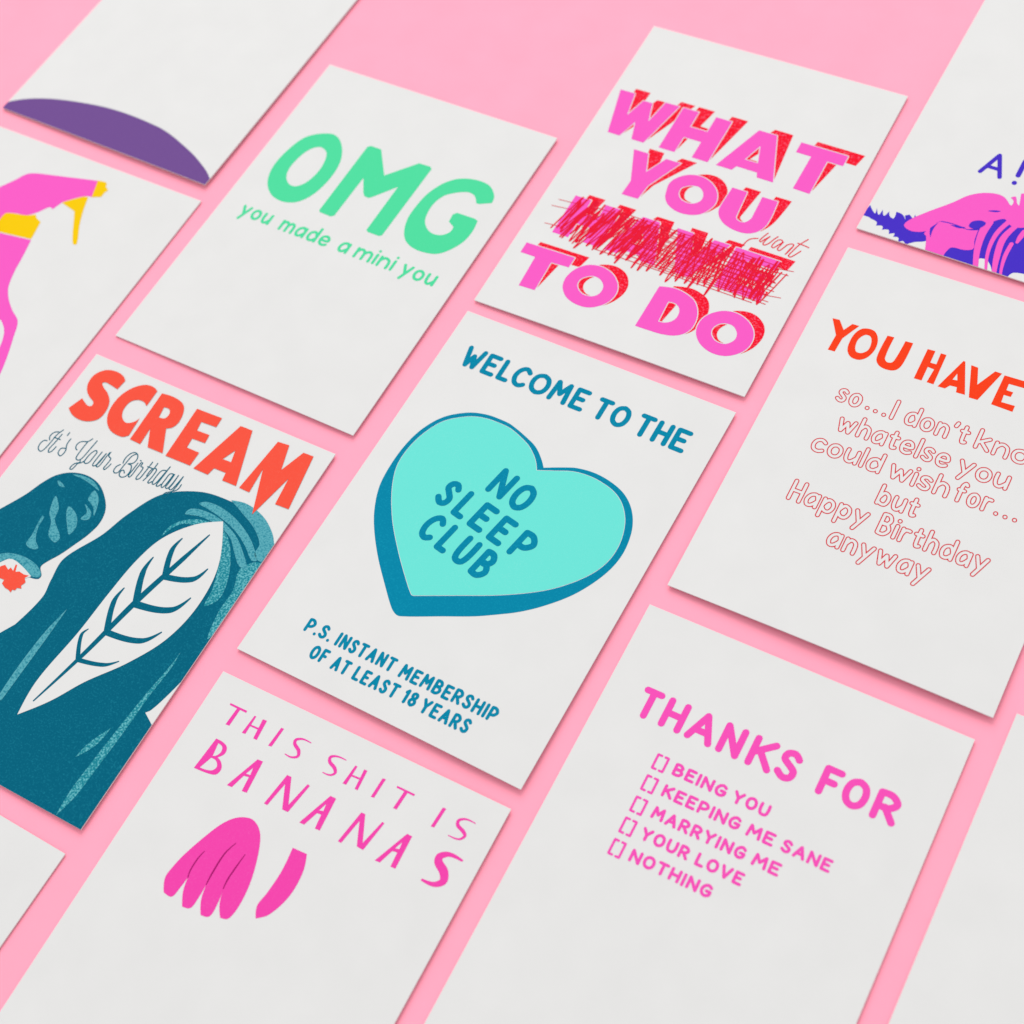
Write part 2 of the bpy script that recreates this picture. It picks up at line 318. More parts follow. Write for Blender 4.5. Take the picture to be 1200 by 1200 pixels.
        'S:-22.61,34.22 -20.15,36.06 -17.04,36.93 -14.04,35.93 -11.55,33.47 -8.98,28.19 -6.66,20.73 -5.8,13.61 -6.54,8.58 -8.96,7.61* -11.39,10.84 -12.96,15.25* -11.97,10.56 -12.08,6.53 -14.74,5.67* -17.13,9.41 -18.34,14.01* -18.2,9.83 -18.64,6.08 -21.21,5.27* -23.52,9.08 -24.64,13.29* -24.96,9.8 -25.71,6.34 -28.72,6.28* -30.93,10.19 -30.64,14.18 -29.6,18.8 -26.9,26.46 -24.8,31.18',
        'S:-0.77,34.97* 4.17,35.22* 6.05,29.84 6.24,22.39 3.85,15.14 0.72,12.19* -0.96,15.54 -0.36,20.06 0.03,27.35',
    ],
    'fruitline': [
        'L:-17.23,28.5@.2 -18.55,24.22@.45 -18.65,18.16@.5 -18.34,14.01@.3',
        'L:-24.56,22.24@.2 -25.17,19.28@.4 -25.17,15.43@.4 -24.64,13.29@.3',
        'L:-12.74,26.83@.2 -13.12,22.31@.45 -13.3,17.93@.45 -12.96,15.25@.3',
    ],
    'bottlepink': [
        'S:-36.23,35.01* -31.21,43.48 -28.7,47.73 -25.22,53.03 -22.4,57.69 -17.62,59.87* 7.34,66.15* 10.13,58.34* 6.79,57.25 0.56,51.48* -0.96,46.9* -2.8,47.25 -5.71,43.2 -9.14,40.19 -13.19,39.41 -17.31,37.98 -17.94,35.84 -17.44,32.31* -31.99,29.88*',
        'S:0.73,30.89* 2.75,23.33 4.53,15.55 6.71,9.36 8.55,6.63 11.22,3.84 15.57,0.51 20.84,-2.8 24.1,-9.5 28.23,-19.47 30.46,-27.2 33.98,-59.85* -7.92,-54.76* -25.39,11.23 -17.69,28.1*',
        's:13.82,-5.02 15.78,-5.89 18.44,-8.15 20.41,-11.13 21.95,-15.11 22.76,-20.23 17.15,-16.4 13.28,-9.57',
    ],
    'bottleyellow': [
        'S:-17.78,37.47 -15.48,38.62 -9.14,40.19 -5.63,41.99* -4.31,40.68* -1.39,39.75* 0.47,31.31* -13.71,29.13* -17.93,28.57* -17.44,32.31*',
        'P:7.24,66.29 10.75,66.81 11.9,66.03 12.01,65.12 14.31,63.56 13.55,62.3 13.68,59.84 10.12,58.21',
        'S:0.53,51.16* 6.89,57.11 8.88,57.5* 11.42,50.77 14.4,44.62 19.13,36.56 17.86,36.02 14.66,39.82 10.84,45.56 8.01,49.63*',
    ],
    'hill': [
        'S:-67.06,-91.97* -49.5,-68.08 -16.78,-57.33 15.88,-56.55 35.69,-61.83 47.65,-67.26 52.68,-70.79* 59.86,-83.12* 14.08,-91.44* -53.85,-96.42*',
    ],
    'blue': [
        'S:-53.03,-67.7* -52.18,-62.3* -50.6,-64.14 -49.09,-65.28 -49.52,-62.6* -47.7,-65.4 -47.27,-62.56* -45.85,-65.1 -44.87,-62.53* -43.74,-64.62 -42.26,-64.98 -42.53,-61.74* -40.08,-62.11 -38.19,-64.14* -39.14,-62.2* -37.82,-61.14* -36.03,-62.28 -36.15,-60.41* -33.34,-62.4 -28.04,-55.85* -11.74,-46.7* 2.89,-44.62* 15.45,-79.32* 2.35,-74.78* -19.56,-77.98* -21.21,-71.83* -24.89,-66.48 -28.51,-70.5 -31.5,-72.15 -33.99,-74.42* -35.49,-73.33 -36.83,-74.82* -37.42,-72.49 -39.23,-72.85* -39.37,-71.23 -41.07,-72.25* -41.94,-70.51 -43.97,-71.39* -44.51,-69.72 -46.62,-70.42* -47.05,-68.76 -49.52,-68.11* -50.32,-67.74',
        's:-8.86,-70.55 -6.56,-69.89 -4.37,-71.65 -2.64,-74.62* -8.17,-75.02*',
        's:2.57,-74.69* 3.76,-71.81 7.37,-70.75 12.13,-70.14* 14.42,-76.47*',
    ],
    'pink': [
        'S:-37.78,-66.44 -37.06,-63.65 -33.33,-58.48 -26.13,-50.03 -22.7,-45.32 -18.67,-42.16 -14.06,-40.55 -10.79,-40.94 -8.08,-43.34* -7.19,-43.67* -7.2,-41.54 -8.71,-40.26* -7.29,-39.22 -5.75,-41.99 -4.75,-42.62* -6.09,-37.14* -1.66,-34.88* 2.89,-47.43* 0.26,-51.37 -3.92,-52.48 -7.25,-50.41 -11.11,-53.84 -13.85,-57.49 -17.17,-59.63 -20.42,-59.28 -24.58,-59.32 -27.38,-60.18 -28.54,-63.86 -30.18,-66.32 -33.26,-67.8 -35.92,-67.76',
        'S:-27.38,-60.18* -22.88,-59.64 -17.06,-59.93 -13.62,-58.64* -13.12,-63.45 -12.19,-67.2 -14.65,-68.82 -19.03,-69.49 -20.1,-72.03 -20.27,-74.86* -26.84,-74.64* -28.9,-68.22 -30.04,-67.32 -28.99,-64.05',
        'L:-11.67,-53.73@3.24 -11.83,-60.1@2.7 -10.74,-67.25@2.16 -8.45,-74.81@1.8',
        'L:-5.47,-51.05@1.8 -7.42,-58.18@1.62 -7.14,-66.36@1.26 -4.77,-74.88@0.9',
        'L:-2.6,-51.91@1.8 -4.55,-59.02@2.34 -3.63,-67.57@2.16 -1.75,-75.25@1.44',
        'L:-1.14,-59.96@1.44 -1.24,-65.84@1.44 -0.57,-71@1.08 0.41,-74.97@0.9',
        'L:0.92,-53.17@1.8 0.49,-56.14@1.8 0.3,-58.64@1.08',
    ],
    'bluetop': [
        'S:-17.19,-58.23 -16.85,-55.76 -14.34,-54.18 -12.37,-54.6 -12.86,-56.71 -14.95,-58.66',
        'S:-23.21,-60.14* -20.35,-59.46 -17.85,-59.22* -20,-60.36',
        'S:-13.69,-49.09 -11.77,-47.99 -9.61,-47.55 -11.03,-48.59',
        'S:-28.99,-64.05* -27.26,-60.48* -27.86,-64.26 -27.32,-68.23* -28.5,-65.94',
    ],
    'heartouter': [
        'S:-30.3,35.92 -36.97,30.91 -41.22,23.71 -43.21,15.5 -43.57,5.98 -42.5,-2.62 -39.21,-10.95 -34.86,-17.9 -28.34,-25.91 -21.06,-33.39 -14.7,-39.53 -12.33,-40.98 -10.43,-41.06 2.2,-35 11.1,-30.66 16.73,-27.3 23,-23.18 28.78,-18.19 35.11,-11.08 39.29,-4.16 42.19,3.18 43.16,9.99 42.28,17.2 40.2,22.58 37.01,26.91 32.75,30.11 27.07,32.09 20.85,32.84 14.73,32.08 10.85,30.59 4.34,27.43* 2.3,29.83 -1.24,32.97 -4.32,34.65 -13.76,37.82 -18.23,38.23 -24.15,37.91',
    ],
    'heartinner': [
        'S:-29.52,34.58 -36.14,29.52 -39.8,22.68 -41.59,15.38 -41.62,7.84 -39.48,1.25 -35.93,-5.39 -30.84,-12.75 -23.45,-21.16 -16.55,-28.1 -11.3,-32.84 -10.2,-32.88* 4.02,-25.94 13.33,-21.36 22.01,-16.26 28.53,-11.51 34.37,-5.53 38.47,0.53 40.48,6.44 40.67,12.6 39.38,18.33 37.39,22.59 33.93,26.74 29.68,29.35 24.27,30.77 19.41,31.14 13.9,30.38 8.11,27.98 2.78,25.7* 0.44,29.04 -2.83,31.97 -5.57,33.69 -12.96,36.4 -18.27,36.88 -24.13,36.46',
    ],
}


def parse(s):
    pts, cor, wid = [], [], []
    for tok in s.split():
        w = None
        if '@' in tok:
            tok, w = tok.split('@')
        cor.append(tok.endswith('*'))
        a, b = tok.rstrip('*').split(',')
        pts.append((float(a), float(b)))
        wid.append(float(w) if w else None)
    return pts, cor, wid

def smooth(pts, cor, closed, wid=None, step=0.45):
    """Catmull-Rom through the points, broken at the corner points"""
    n = len(pts)
    out, wo = [], []
    segs = n if closed else n - 1
    for i in range(segs):
        p1, p2 = pts[i], pts[(i + 1) % n]
        i0, i3 = i - 1, i + 2
        p0 = pts[i0 % n] if (closed or i0 >= 0) and not cor[i] else None
        p3 = pts[i3 % n] if (closed or i3 < n) and not cor[(i + 1) % n] else None
        L = math.dist(p1, p2)
        if p0 is None:
            m1 = (p2[0] - p1[0], p2[1] - p1[1])
        else:
            d = math.dist(p0, p1); k = L / (d + L + 1e-9)
            m1 = ((p2[0] - p0[0]) * k, (p2[1] - p0[1]) * k)
        if p3 is None:
            m2 = (p2[0] - p1[0], p2[1] - p1[1])
        else:
            d = math.dist(p2, p3); k = L / (d + L + 1e-9)
            m2 = ((p3[0] - p1[0]) * k, (p3[1] - p1[1]) * k)
        if p0 is None and p3 is not None:
            m1 = ((3 * (p2[0] - p1[0]) - m2[0]) / 2, (3 * (p2[1] - p1[1]) - m2[1]) / 2)
        if p3 is None and p0 is not None:
            m2 = ((3 * (p2[0] - p1[0]) - m1[0]) / 2, (3 * (p2[1] - p1[1]) - m1[1]) / 2)
        k = max(1, min(14, int(L / step) + 1))
        if p0 is None and p3 is None:
            k = 1
        for j in range(k):
            t = j / k
            h1 = 2 * t**3 - 3 * t * t + 1; h2 = t**3 - 2 * t * t + t
            h3 = -2 * t**3 + 3 * t * t; h4 = t**3 - t * t
            out.append((h1 * p1[0] + h2 * m1[0] + h3 * p2[0] + h4 * m2[0], h1 * p1[1] + h2 * m1[1] + h3 * p2[1] + h4 * m2[1]))
            if wid:
                wo.append(wid[i] * (1 - t) + wid[(i + 1) % n] * t)
    if not closed:
        out.append(pts[-1])
        if wid:
            wo.append(wid[-1])
    return (out, wo) if wid else out

def disc(c, r, n=None):
    n = n or max(8, min(18, int(r * 14)))
    return [(c[0] + r * math.cos(2 * math.pi * i / n), c[1] + r * math.sin(2 * math.pi * i / n)) for i in range(n)]

def stroke(pts, w, caps='round'):
    """polygons (one quad per segment, one disc per joint) that together cover a pen stroke"""
    ws = w if isinstance(w, list) else [w] * len(pts)
    polys = []
    for i in range(len(pts) - 1):
        (x1, y1), (x2, y2) = pts[i], pts[i + 1]
        L = math.hypot(x2 - x1, y2 - y1)
        if L < 1e-6:
            continue
        nx, ny = -(y2 - y1) / L, (x2 - x1) / L
        a, b = ws[i] / 2, ws[i + 1] / 2
        polys.append([(x1 - nx * a, y1 - ny * a), (x2 - nx * b, y2 - ny * b), (x2 + nx * b, y2 + ny * b), (x1 + nx * a, y1 + ny * a)])
    for i, p in enumerate(pts):
        if caps == 'butt' and i in (0, len(pts) - 1):
            continue
        polys.append(disc(p, ws[i] / 2))
    return polys

def expand(kind, s, default_w=0.45):
    """one traced path -> ('+' or '-', polygons)"""
    pts, cor, wid = parse(s)
    if kind in 'Pp':
        return ('+' if kind == 'P' else '-'), [pts]
    if kind in 'Ss':
        return ('+' if kind == 'S' else '-'), [smooth(pts, cor, True)]
    if kind == 'L':
        ws = [(w if w is not None else default_w) for w in wid]
        q, wo = smooth(pts, cor, False, ws)
        return '+', stroke(q, wo)

def traced(key, w=0.45):
    add, sub = [], []
    for item in TRACE[key]:
        kind, s = item.split(':')
        sign, polys = expand(kind, s, w)
        (add if sign == '+' else sub).extend(polys)
    return add, sub

def ccw(p):
    a = sum(p[i][0] * p[(i + 1) % len(p)][1] - p[(i + 1) % len(p)][0] * p[i][1] for i in range(len(p)))
    return p if a > 0 else p[::-1]

def solve(groups, keep, grid=5.0):
    """triangulate all polygons of all groups together; keep(set of group names) says which pieces are inked"""
    verts, faces, owner = [], [], []
    for g, polys in groups.items():
        for p in polys:
            p = ccw(p)
            q = [p[0]]
            for v in p[1:]:
                if math.dist(v, q[-1]) > 1e-4:
                    q.append(v)
            if len(q) < 3:
                continue
            full = []                       # long edges get points so that the print follows the bowed card
            for a, b in zip(q, q[1:] + q[:1]):
                m = max(1, int(math.dist(a, b) / 4.0 + 0.999))
                full += [(a[0] + (b[0] - a[0]) * i / m, a[1] + (b[1] - a[1]) * i / m) for i in range(m)]
            q = full
            faces.append(list(range(len(verts), len(verts) + len(q))))
            verts.extend(Vector(v) for v in q)
            owner.append(g)
    xs = [v.x for v in verts]; ys = [v.y for v in verts]
    i0, i1 = int(min(xs) // grid), int(max(xs) // grid) + 1
    for i in range(max(i0, -11), min(i1, 11) + 1):
        for j in range(max(int(min(ys) // grid), -15), min(int(max(ys) // grid) + 1, 15) + 1):
            verts.append(Vector((i * grid + 0.013, j * grid + 0.017)))
    V, _e, F, _ov, _oe, _of = delaunay_2d_cdt(verts, [], faces, 0, 1e-5)
    P = np.array([(v.x, v.y) for v in V])
    T = np.array([f for f in F if len(f) == 3])
    cx, cy = P[T].mean(axis=1).T
    area = np.abs(np.cross(P[T[:, 1]] - P[T[:, 0]], P[T[:, 2]] - P[T[:, 0]]))
    inside = {g: np.zeros(len(T), bool) for g in groups}
    order = np.argsort(cx); sx = cx[order]
    for f, g in zip(faces, owner):
        q = np.array([(verts[i].x, verts[i].y) for i in f])
        lo, hi = np.searchsorted(sx, (q[:, 0].min(), q[:, 0].max()))
        sel = order[lo:hi]
        sel = sel[(cy[sel] >= q[:, 1].min()) & (cy[sel] <= q[:, 1].max())]
        if not len(sel):
            continue
        x1, y1 = q.T; x2, y2 = np.roll(q, -1, axis=0).T      # non-zero winding of the polygon round each piece
        X, Y = cx[sel][:, None], cy[sel][:, None]
        side = (x2 - x1) * (Y - y1) - (X - x1) * (y2 - y1)
        wn = ((y1 <= Y) & (y2 > Y) & (side > 0)).sum(1) - ((y1 > Y) & (y2 <= Y) & (side < 0)).sum(1)
        inside[g][sel[wn != 0]] = True
    tris = []
    for k, t in enumerate(T):
        if area[k] > 1e-7 and keep({g for g in inside if inside[g][k]}):
            tris.append(tuple(int(i) for i in t))
    return V, tris

# ------------------------------------------------------------------ hand-lettered stroke alphabet (unit boxes)
GLYPH = {
 'A': (.86, "0,0 .5,1 1,0|.18,.34 .82,.34"), 'B': (.72, "0,0 0,1|~0,1* .55,1 .86,.77 .55,.53 0,.53*|~0,.53* .62,.53 1,.27 .62,0 0,0*"),
 'C': (.78, "~1,.84 .62,1 .2,.84 0,.46 .2,.1 .6,0 .98,.12"), 'D': (.8, "0,0 0,1|~0,1* .6,.96 1,.5 .6,.04 0,0*"),
 'E': (.64, "1,1 0,1 0,0 1,0|0,.52 .8,.52"), 'F': (.62, "1,1 0,1 0,0|0,.5 .78,.5"),
 'G': (.8, "~.95,.84 .6,1 .2,.84 0,.46 .2,.08 .58,0 .94,.16 1,.45*|1,.45 .55,.45"), 'H': (.76, "0,0 0,1|1,0 1,1|0,.5 1,.5"),
 'I': (0, "0,0 0,1"), 'K': (.74, "0,0 0,1|.95,1 0,.42|.3,.6 1,0"), 'L': (.6, "0,1 0,0 1,0"), 'M': (.95, "0,0 .1,1 .5,.38 .9,1 1,0"),
 'N': (.8, "0,0 0,1 1,0 1,1"), 'O': (.86, "~.5,1 .86,.86 1,.5 .86,.14 .5,0 .14,.14 0,.5 .14,.86 .5,1"),
 'P': (.7, "0,0 0,1|~0,1* .6,1 1,.73 .6,.44 0,.44*"), 'R': (.74, "0,0 0,1|~0,1* .6,1 .95,.75 .6,.48 0,.48*|.42,.48 1,0"),
 'S': (.68, "~.96,.84 .6,1 .18,.92 .1,.7 .5,.53 .92,.34 .84,.08 .45,0 0,.16"), 'T': (.78, "0,1 1,1|.5,1 .5,0"),
 'U': (.78, "~0,1* 0,.38 .16,.07 .5,0 .84,.07 1,.38 1,1*"), 'V': (.84, "0,1 .5,0 1,1"), 'W': (1.15, "0,1 .26,0 .5,.62 .74,0 1,1"),
 'Y': (.82, "0,1 .5,.48 1,1|.5,.48 .5,0"), '1': (.22, "0,.82 1,1 1,0"),
 '8': (.68, "~.5,1 .86,.92 .9,.72 .5,.53 .1,.72 .14,.92 .5,1|~.5,.53 .92,.4 1,.2 .5,0 0,.2 .08,.4 .5,.53"),
 '.': (0, "0,0 0,.02"), '!': (0, "0,1 0,.34|0,0 0,.02"), '[': (.3, "1,1 0,1 0,0 1,0"), ']': (.3, "0,1 1,1 1,0 0,0"),
 'a': (.74, "~1,.62 .7,1 .22,.86 0,.42 .18,.04 .55,.06 1,.5|1,1 1,0"), 'b': (.74, "0,1.55 0,0|~0,.45 .4,.98 .85,.86 1,.48 .8,.06 .4,.02 0,.2"),
 'c': (.7, "~1,.84 .6,1 .16,.84 0,.46 .16,.1 .58,0 1,.14"), 'd': (.76, "1,1.55 1,0|~1,.55 .62,1 .16,.86 0,.44 .18,.05 .6,.04 1,.4"),
 'e': (.74, "~.06,.5* .97,.56 .84,.9 .48,1 .12,.84 0,.46 .16,.1 .55,0 .95,.14"), 'f': (.55, "~1,1.42 .7,1.55 .38,1.3 .36,.8 .36,0*|0,.92 .9,.92"),
 'h': (.7, "0,1.55 0,0|~0,.55 .42,.98 .88,.84 1,.5 1,0*"), 'i': (0, "0,1 0,0|0,1.42 0,1.44"), 'k': (.68, "0,1.55 0,0|.9,1 0,.4|.3,.58 1,0"),
 'l': (0, "0,1.55 0,0"), 'm': (1.15, "0,1 0,0|~0,.6 .22,.98 .45,.86 .5,.55 .5,0*|~.5,.6 .74,.98 .95,.86 1,.55 1,0*"),
 'n': (.7, "0,1 0,0|~0,.55 .42,.98 .88,.84 1,.5 1,0*"), 'o': (.76, "~.5,1 .86,.86 1,.5 .86,.14 .5,0 .14,.14 0,.5 .14,.86 .5,1"),
 'p': (.74, "0,1 0,-.5|~0,.5 .4,.98 .85,.86 1,.5 .8,.08 .4,.02 0,.3"), 'r': (.5, "0,1 0,0|~0,.5 .35,.92 1,.96"),
 's': (.6, "~.96,.86 .6,1 .18,.92 .1,.7 .5,.52 .92,.32 .82,.06 .45,0 0,.14"), 't': (.5, "~.45,1.38 .45,.3 .6,.02 1,.08|0,.96 1,.96"),
 'u': (.72, "~0,1* 0,.4 .16,.06 .5,.02 1,.5|1,1 1,0"), 'w': (1.1, "0,1 .24,0 .5,.8 .76,0 1,1"), 'y': (.78, "0,1 .5,.12|1,1 .22,-.5"),
 "'": (.08, "1,1.5 0,1.2"),
}

def lay(text, x0, x1, gap, w):
    ws = [GLYPH[c][0] for c in text]
    k = (x1 - x0 - gap * (len(text) - 1) - w * len(text)) / max(1e-6, sum(ws))
    out, x = [], x0
    for c, a in zip(text, ws):
        b = x + w + k * a
        out.append((c, x, b)); x = b + gap
    return out

def letters(text, x0, x1, y, h, w, gap=None, caph=None, spots=None, turn=0.0, caps='round', jitter=0.0, rng=None):
    """pen strokes of a word whose ink fills x0..x1 from the base line y to the height h: [(points, width)]"""
    gap = 0.75 * w if gap is None else gap
    plan = spots or lay(text, x0, x1, gap, w)
    ca, sa = math.cos(turn), math.sin(turn)
    out = []
    for c, a, b in plan:
        hh = caph if (caph and (c.isupper() or c in "[]")) else h
        dy = rng.uniform(-jitter, jitter) if rng else 0.0
        wd = b - a - w
        for st in GLYPH[c][1].split('|'):
            sm = st.startswith('~')
            pts, cor, _ = parse(st.lstrip('~'))
            pts = [(a + w / 2 + px * wd, y + dy + w / 2 + py * (hh - w)) for px, py in pts]
            if sm:
                pts = smooth(pts, cor, False, step=max(0.25, h * 0.09))
            pts = [(px * ca - py * sa, px * sa + py * ca) for px, py in pts]
            out.append((pts, w))
    return out

def inked(strokes, caps='round'):
    polys = []
    for pts, w in strokes:
        polys += stroke(pts, w, caps)
    return {'a': polys}, (lambda s: 'a' in s)

def outlined(strokes, t=0.3):
    a, b = [], []
    for pts, w in strokes:
        a += stroke(pts, w); b += stroke(pts, w - 2 * t)
    return {'a': a, 'b': b}, (lambda s: 'a' in s and 'b' not in s)

def shape(add, sub=(), clip=None):
    g = {'a': list(add), 's': list(sub)}
    if clip:
        g['c'] = [clip]
        return g, (lambda s: 'a' in s and 's' not in s and 'c' in s)
    return g, (lambda s: 'a' in s and 's' not in s)

# ------------------------------------------------------------------ cards
W, H, TH = 105.0, 148.0, 0.5
EDGE = [(-W / 2 + .02, -H / 2 + .02), (W / 2 - .02, -H / 2 + .02), (W / 2 - .02, H / 2 - .02), (-W / 2 + .02, H / 2 - .02)]

def mesh_object(name, verts, faces, mat, parent):
    me = bpy.data.meshes.new(name)
    me.from_pydata(verts, [], faces)
    me.materials.append(mat)
    me.update()
    o = bpy.data.objects.new(name, me)
    COL.objects.link(o)
    o.parent = parent
    return o

class Card:
    def __init__(self, pos, label, bow=0.4, lift_right=0.3, lift_bottom=0.2):
        self.bow, self.lr, self.lb = bow, lift_right, lift_bottom
        self.root = bpy.data.objects.new("greeting_card", None)
        COL.objects.link(self.root)
        self.root.empty_display_size = 0.02
        self.root.location = (pos[0] * MM, pos[1] * MM, 0.0)
        self.root.rotation_euler = (0, 0, pos[2])
        self.root["label"] = label
        self.root["category"] = "greeting card"
        self.root["group"] = "greeting cards laid out in rows"
        self.body()

    def z(self, x, y):
        u = x / W + 0.5; v = 0.5 - y / H
        return 0.04 + self.bow * (1 - (2 * x / W) ** 2) * (0.35 + 0.65 * v) + self.lr * u ** 1.5 + self.lb * v ** 1.5

    def body(self):
        nx, ny = 36, 44
        vs, fs = [], []
        for lvl in (TH, 0.0):
            for j in range(ny + 1):
                for i in range(nx + 1):
                    x, y = -W / 2 + W * i / nx, -H / 2 + H * j / ny
                    vs.append((x * MM, y * MM, (self.z(x, y) + lvl) * MM))
        n = (nx + 1) * (ny + 1)
        k = lambda i, j: j * (nx + 1) + i
        for j in range(ny):
            for i in range(nx):
                fs.append((k(i, j), k(i + 1, j), k(i + 1, j + 1), k(i, j + 1)))
                fs.append((n + k(i, j), n + k(i, j + 1), n + k(i + 1, j + 1), n + k(i + 1, j)))
        for i in range(nx):
            fs.append((k(i, 0), n + k(i, 0), n + k(i + 1, 0), k(i + 1, 0)))
            fs.append((k(i, ny), k(i + 1, ny), n + k(i + 1, ny), n + k(i, ny)))
        for j in range(ny):
            fs.append((k(0, j), k(0, j + 1), n + k(0, j + 1), n + k(0, j)))
            fs.append((k(nx, j), n + k(nx, j), n + k(nx, j + 1), k(nx, j + 1)))
        self.sheet = mesh_object("folded_sheet", vs, fs, PAPER, self.root)

    def ink(self, name, spec, color, level=0, label=None, parent=None):
        groups, keep = spec
        V, tris = solve(groups, keep)
        used = sorted({i for t in tris for i in t})
        idx = {v: i for i, v in enumerate(used)}
        zo = TH + 0.03 + 0.025 * level
        vs = [(V[i].x * MM, V[i].y * MM, (self.z(V[i].x, V[i].y) + zo) * MM) for i in used]
        o = mesh_object(name, vs, [tuple(idx[i] for i in t) for t in tris], INK[color], parent or self.root)
        if label:
            o["label"] = label
        return o

# ------------------------------------------------------------------ the pink paper everything lies on
bpy.ops.mesh.primitive_grid_add(x_subdivisions=20, y_subdivisions=20, size=2.4)
table = bpy.context.object
table.name = "ground"
table.data.name = "ground"
table.data.materials.append(PINK_PAPER)
table["kind"] = "structure"
table["label"] = "smooth pink paper backdrop under the cards"

rng = random.Random(11)

# --- NO SLEEP CLUB card (centre)
c = Card((0, 0, 0), "white card with a mint heart reading NO SLEEP CLUB", 0.7, 0.75, 0.55)
heart_o, _ = traced('heartouter')
heart_i, _ = traced('heartinner')
ho = c.ink("heart_outline", shape(heart_o, [p for q in heart_i for p in [q]]), 'blue', 0)
gap = stroke(heart_i[0] + heart_i[0][:1], 0.34)
c.ink("heart_fill", ({'a': heart_i, 'g': gap}, lambda s: 'a' in s and 'g' not in s), 'mint', 0, parent=ho)
TURN = math.radians(-11.5)
st = []
st += letters("NO", 0, 0, 9.3, 11.0, 2.15, spots=[('N', -11.7, -4.6), ('O', -2.9, 4.6)], turn=TURN)
st += letters("SLEEP", 0, 0, -4.3, 10.9, 2.15, spots=[('S', -23.3, -17.3), ('L', -15.1, -10.1), ('E', -7.9, -1.6), ('E', .6, 6.7), ('P', 9.6, 16.4)], turn=TURN)
st += letters("CLUB", 0, 0, -17.3, 11.0, 2.15, spots=[('C', -19.1, -12.8), ('L', -10.8, -6.1), ('U', -4.0, 2.2), ('B', 4.2, 10.4)], turn=TURN)
c.ink("lettering", inked(st), 'blue', 2, parent=ho)
st = letters("WELCOME", 0, 0, 52.2, 9.1, 1.8, spots=[('W', -43.9, -36.2), ('E', -35.4, -30.0), ('L', -29.0, -24.3), ('C', -23.7, -17.6), ('O', -16.9, -9.4), ('M', -8.7, -1.4), ('E', -.4, 5.1)])
st += letters("TO", 0, 0, 51.9, 9.0, 1.8, spots=[('T', 8.5, 14.2), ('O', 14.9, 21.6)])
st += letters("THE", 0, 0, 51.7, 9.2, 1.8, spots=[('T', 24.4, 30.3), ('H', 31.1, 37.0), ('E', 37.9, 43.5)])
c.ink("lettering", inked(st), 'blue', 0)
st = []
for wd, a, b, y in [("P.S.", -36.5, -26.6, -59.2), ("INSTANT", -24.6, -2.6, -59.2), ("MEMBERSHIP", -.3, 34.7, -59.4),
                    ("OF", -29.9, -23.7, -66.4), ("AT", -21.4, -15.2, -66.6), ("LEAST", -13.2, 3.0, -66.6), ("18", 5.0, 9.9, -66.4), ("YEARS", 11.6, 29.0, -66.6)]:
    st += letters(wd, a, b, y, 5.1, 1.05, gap=0.55, jitter=0.12, rng=rng)
c.ink("lettering", inked(st), 'blue', 0)

# --- OMG card
c = Card((-114.27, 84.68, 0.003), "white card with big green OMG above the words you made a mini you", 0.4, 0.7, 0.2)
add, sub = traced('omg')
add += [smooth([(-31, 42), (-25.6, 40), (-20.6, 33), (-18.9, 24.5), (-20.2, 14), (-24, 7.4), (-29.5, 5), (-35.6, 6), (-40.6, 10.4), (-43.3, 17.5), (-43, 27), (-39.5, 37)], [False] * 12, True)]
sub += [smooth([(-31, 34.4), (-27.2, 32.4), (-25.2, 25), (-26.4, 17.2), (-29.3, 13.5), (-32.6, 13.5), (-35.6, 16.3), (-36.9, 21), (-36, 28.5), (-34, 32.6)], [False] * 10, True)]
add += [smooth([(-14.1, 6.9), (-13.4, 6.2), (-8.4, 6.0), (-7.2, 6.9), (-6.9, 27.4), (-2.9, 21), (-1.6, 19.7), (0.5, 19.6), (1.3, 20.4), (8, 28.7), (8, 5.9), (8.9, 5.2), (14.0, 5.2), (14.9, 6.0), (15.4, 41.5), (14.3, 42.4), (9.4, 42.2), (0, 31.6), (-8.2, 42.6), (-13, 42.6), (-14, 41.5)], [True] * 21, True)]
c.ink("lettering", shape(add, sub), 'green', 0)
st = []
for wd, a, b, y in [("you", -42.9, -28.7, -7.4), ("made", -24.2, -1.9, -7.5), ("a", 2.4, 6.9, -7.4), ("mini", 9.7, 26.8, -7.4), ("you", 29.9, 44.7, -7.3)]:
    st += letters(wd, a, b, y, 5.3, 1.15, gap=0.85, caph=7, jitter=0.1, rng=rng)
c.ink("lettering", inked(st), 'green', 0)

# --- TO DO card
c = Card((-1.45, 153.77, 0.0183), "white card whose pink words YOU TO DO surround a red pen scribble", 0.5, 0.45, 0.55)

def shadowed(card, add, sub, y0, grow=1.11, shear=0.25, gap=0.34):
    """pink letters plus the red letters cast up and to the right behind them, cut back by a thin gap"""
    f = lambda p: [(x + shear * (y - y0), y0 + (y - y0) * grow) for x, y in p]
    halo = []
    for p in add + sub:
        halo += stroke(p + p[:1], 2 * gap)
    card.ink("letter_shadow", ({'a': [f(p) for p in add], 'h': [f(p) for p in sub], 'L': add, 'l': sub, 'd': halo},
             lambda s: 'a' in s and 'h' not in s and 'd' not in s and not ('L' in s and 'l' not in s)), 'shade_red', 0)
    card.ink("lettering", shape(add, sub), 'pink', 0)

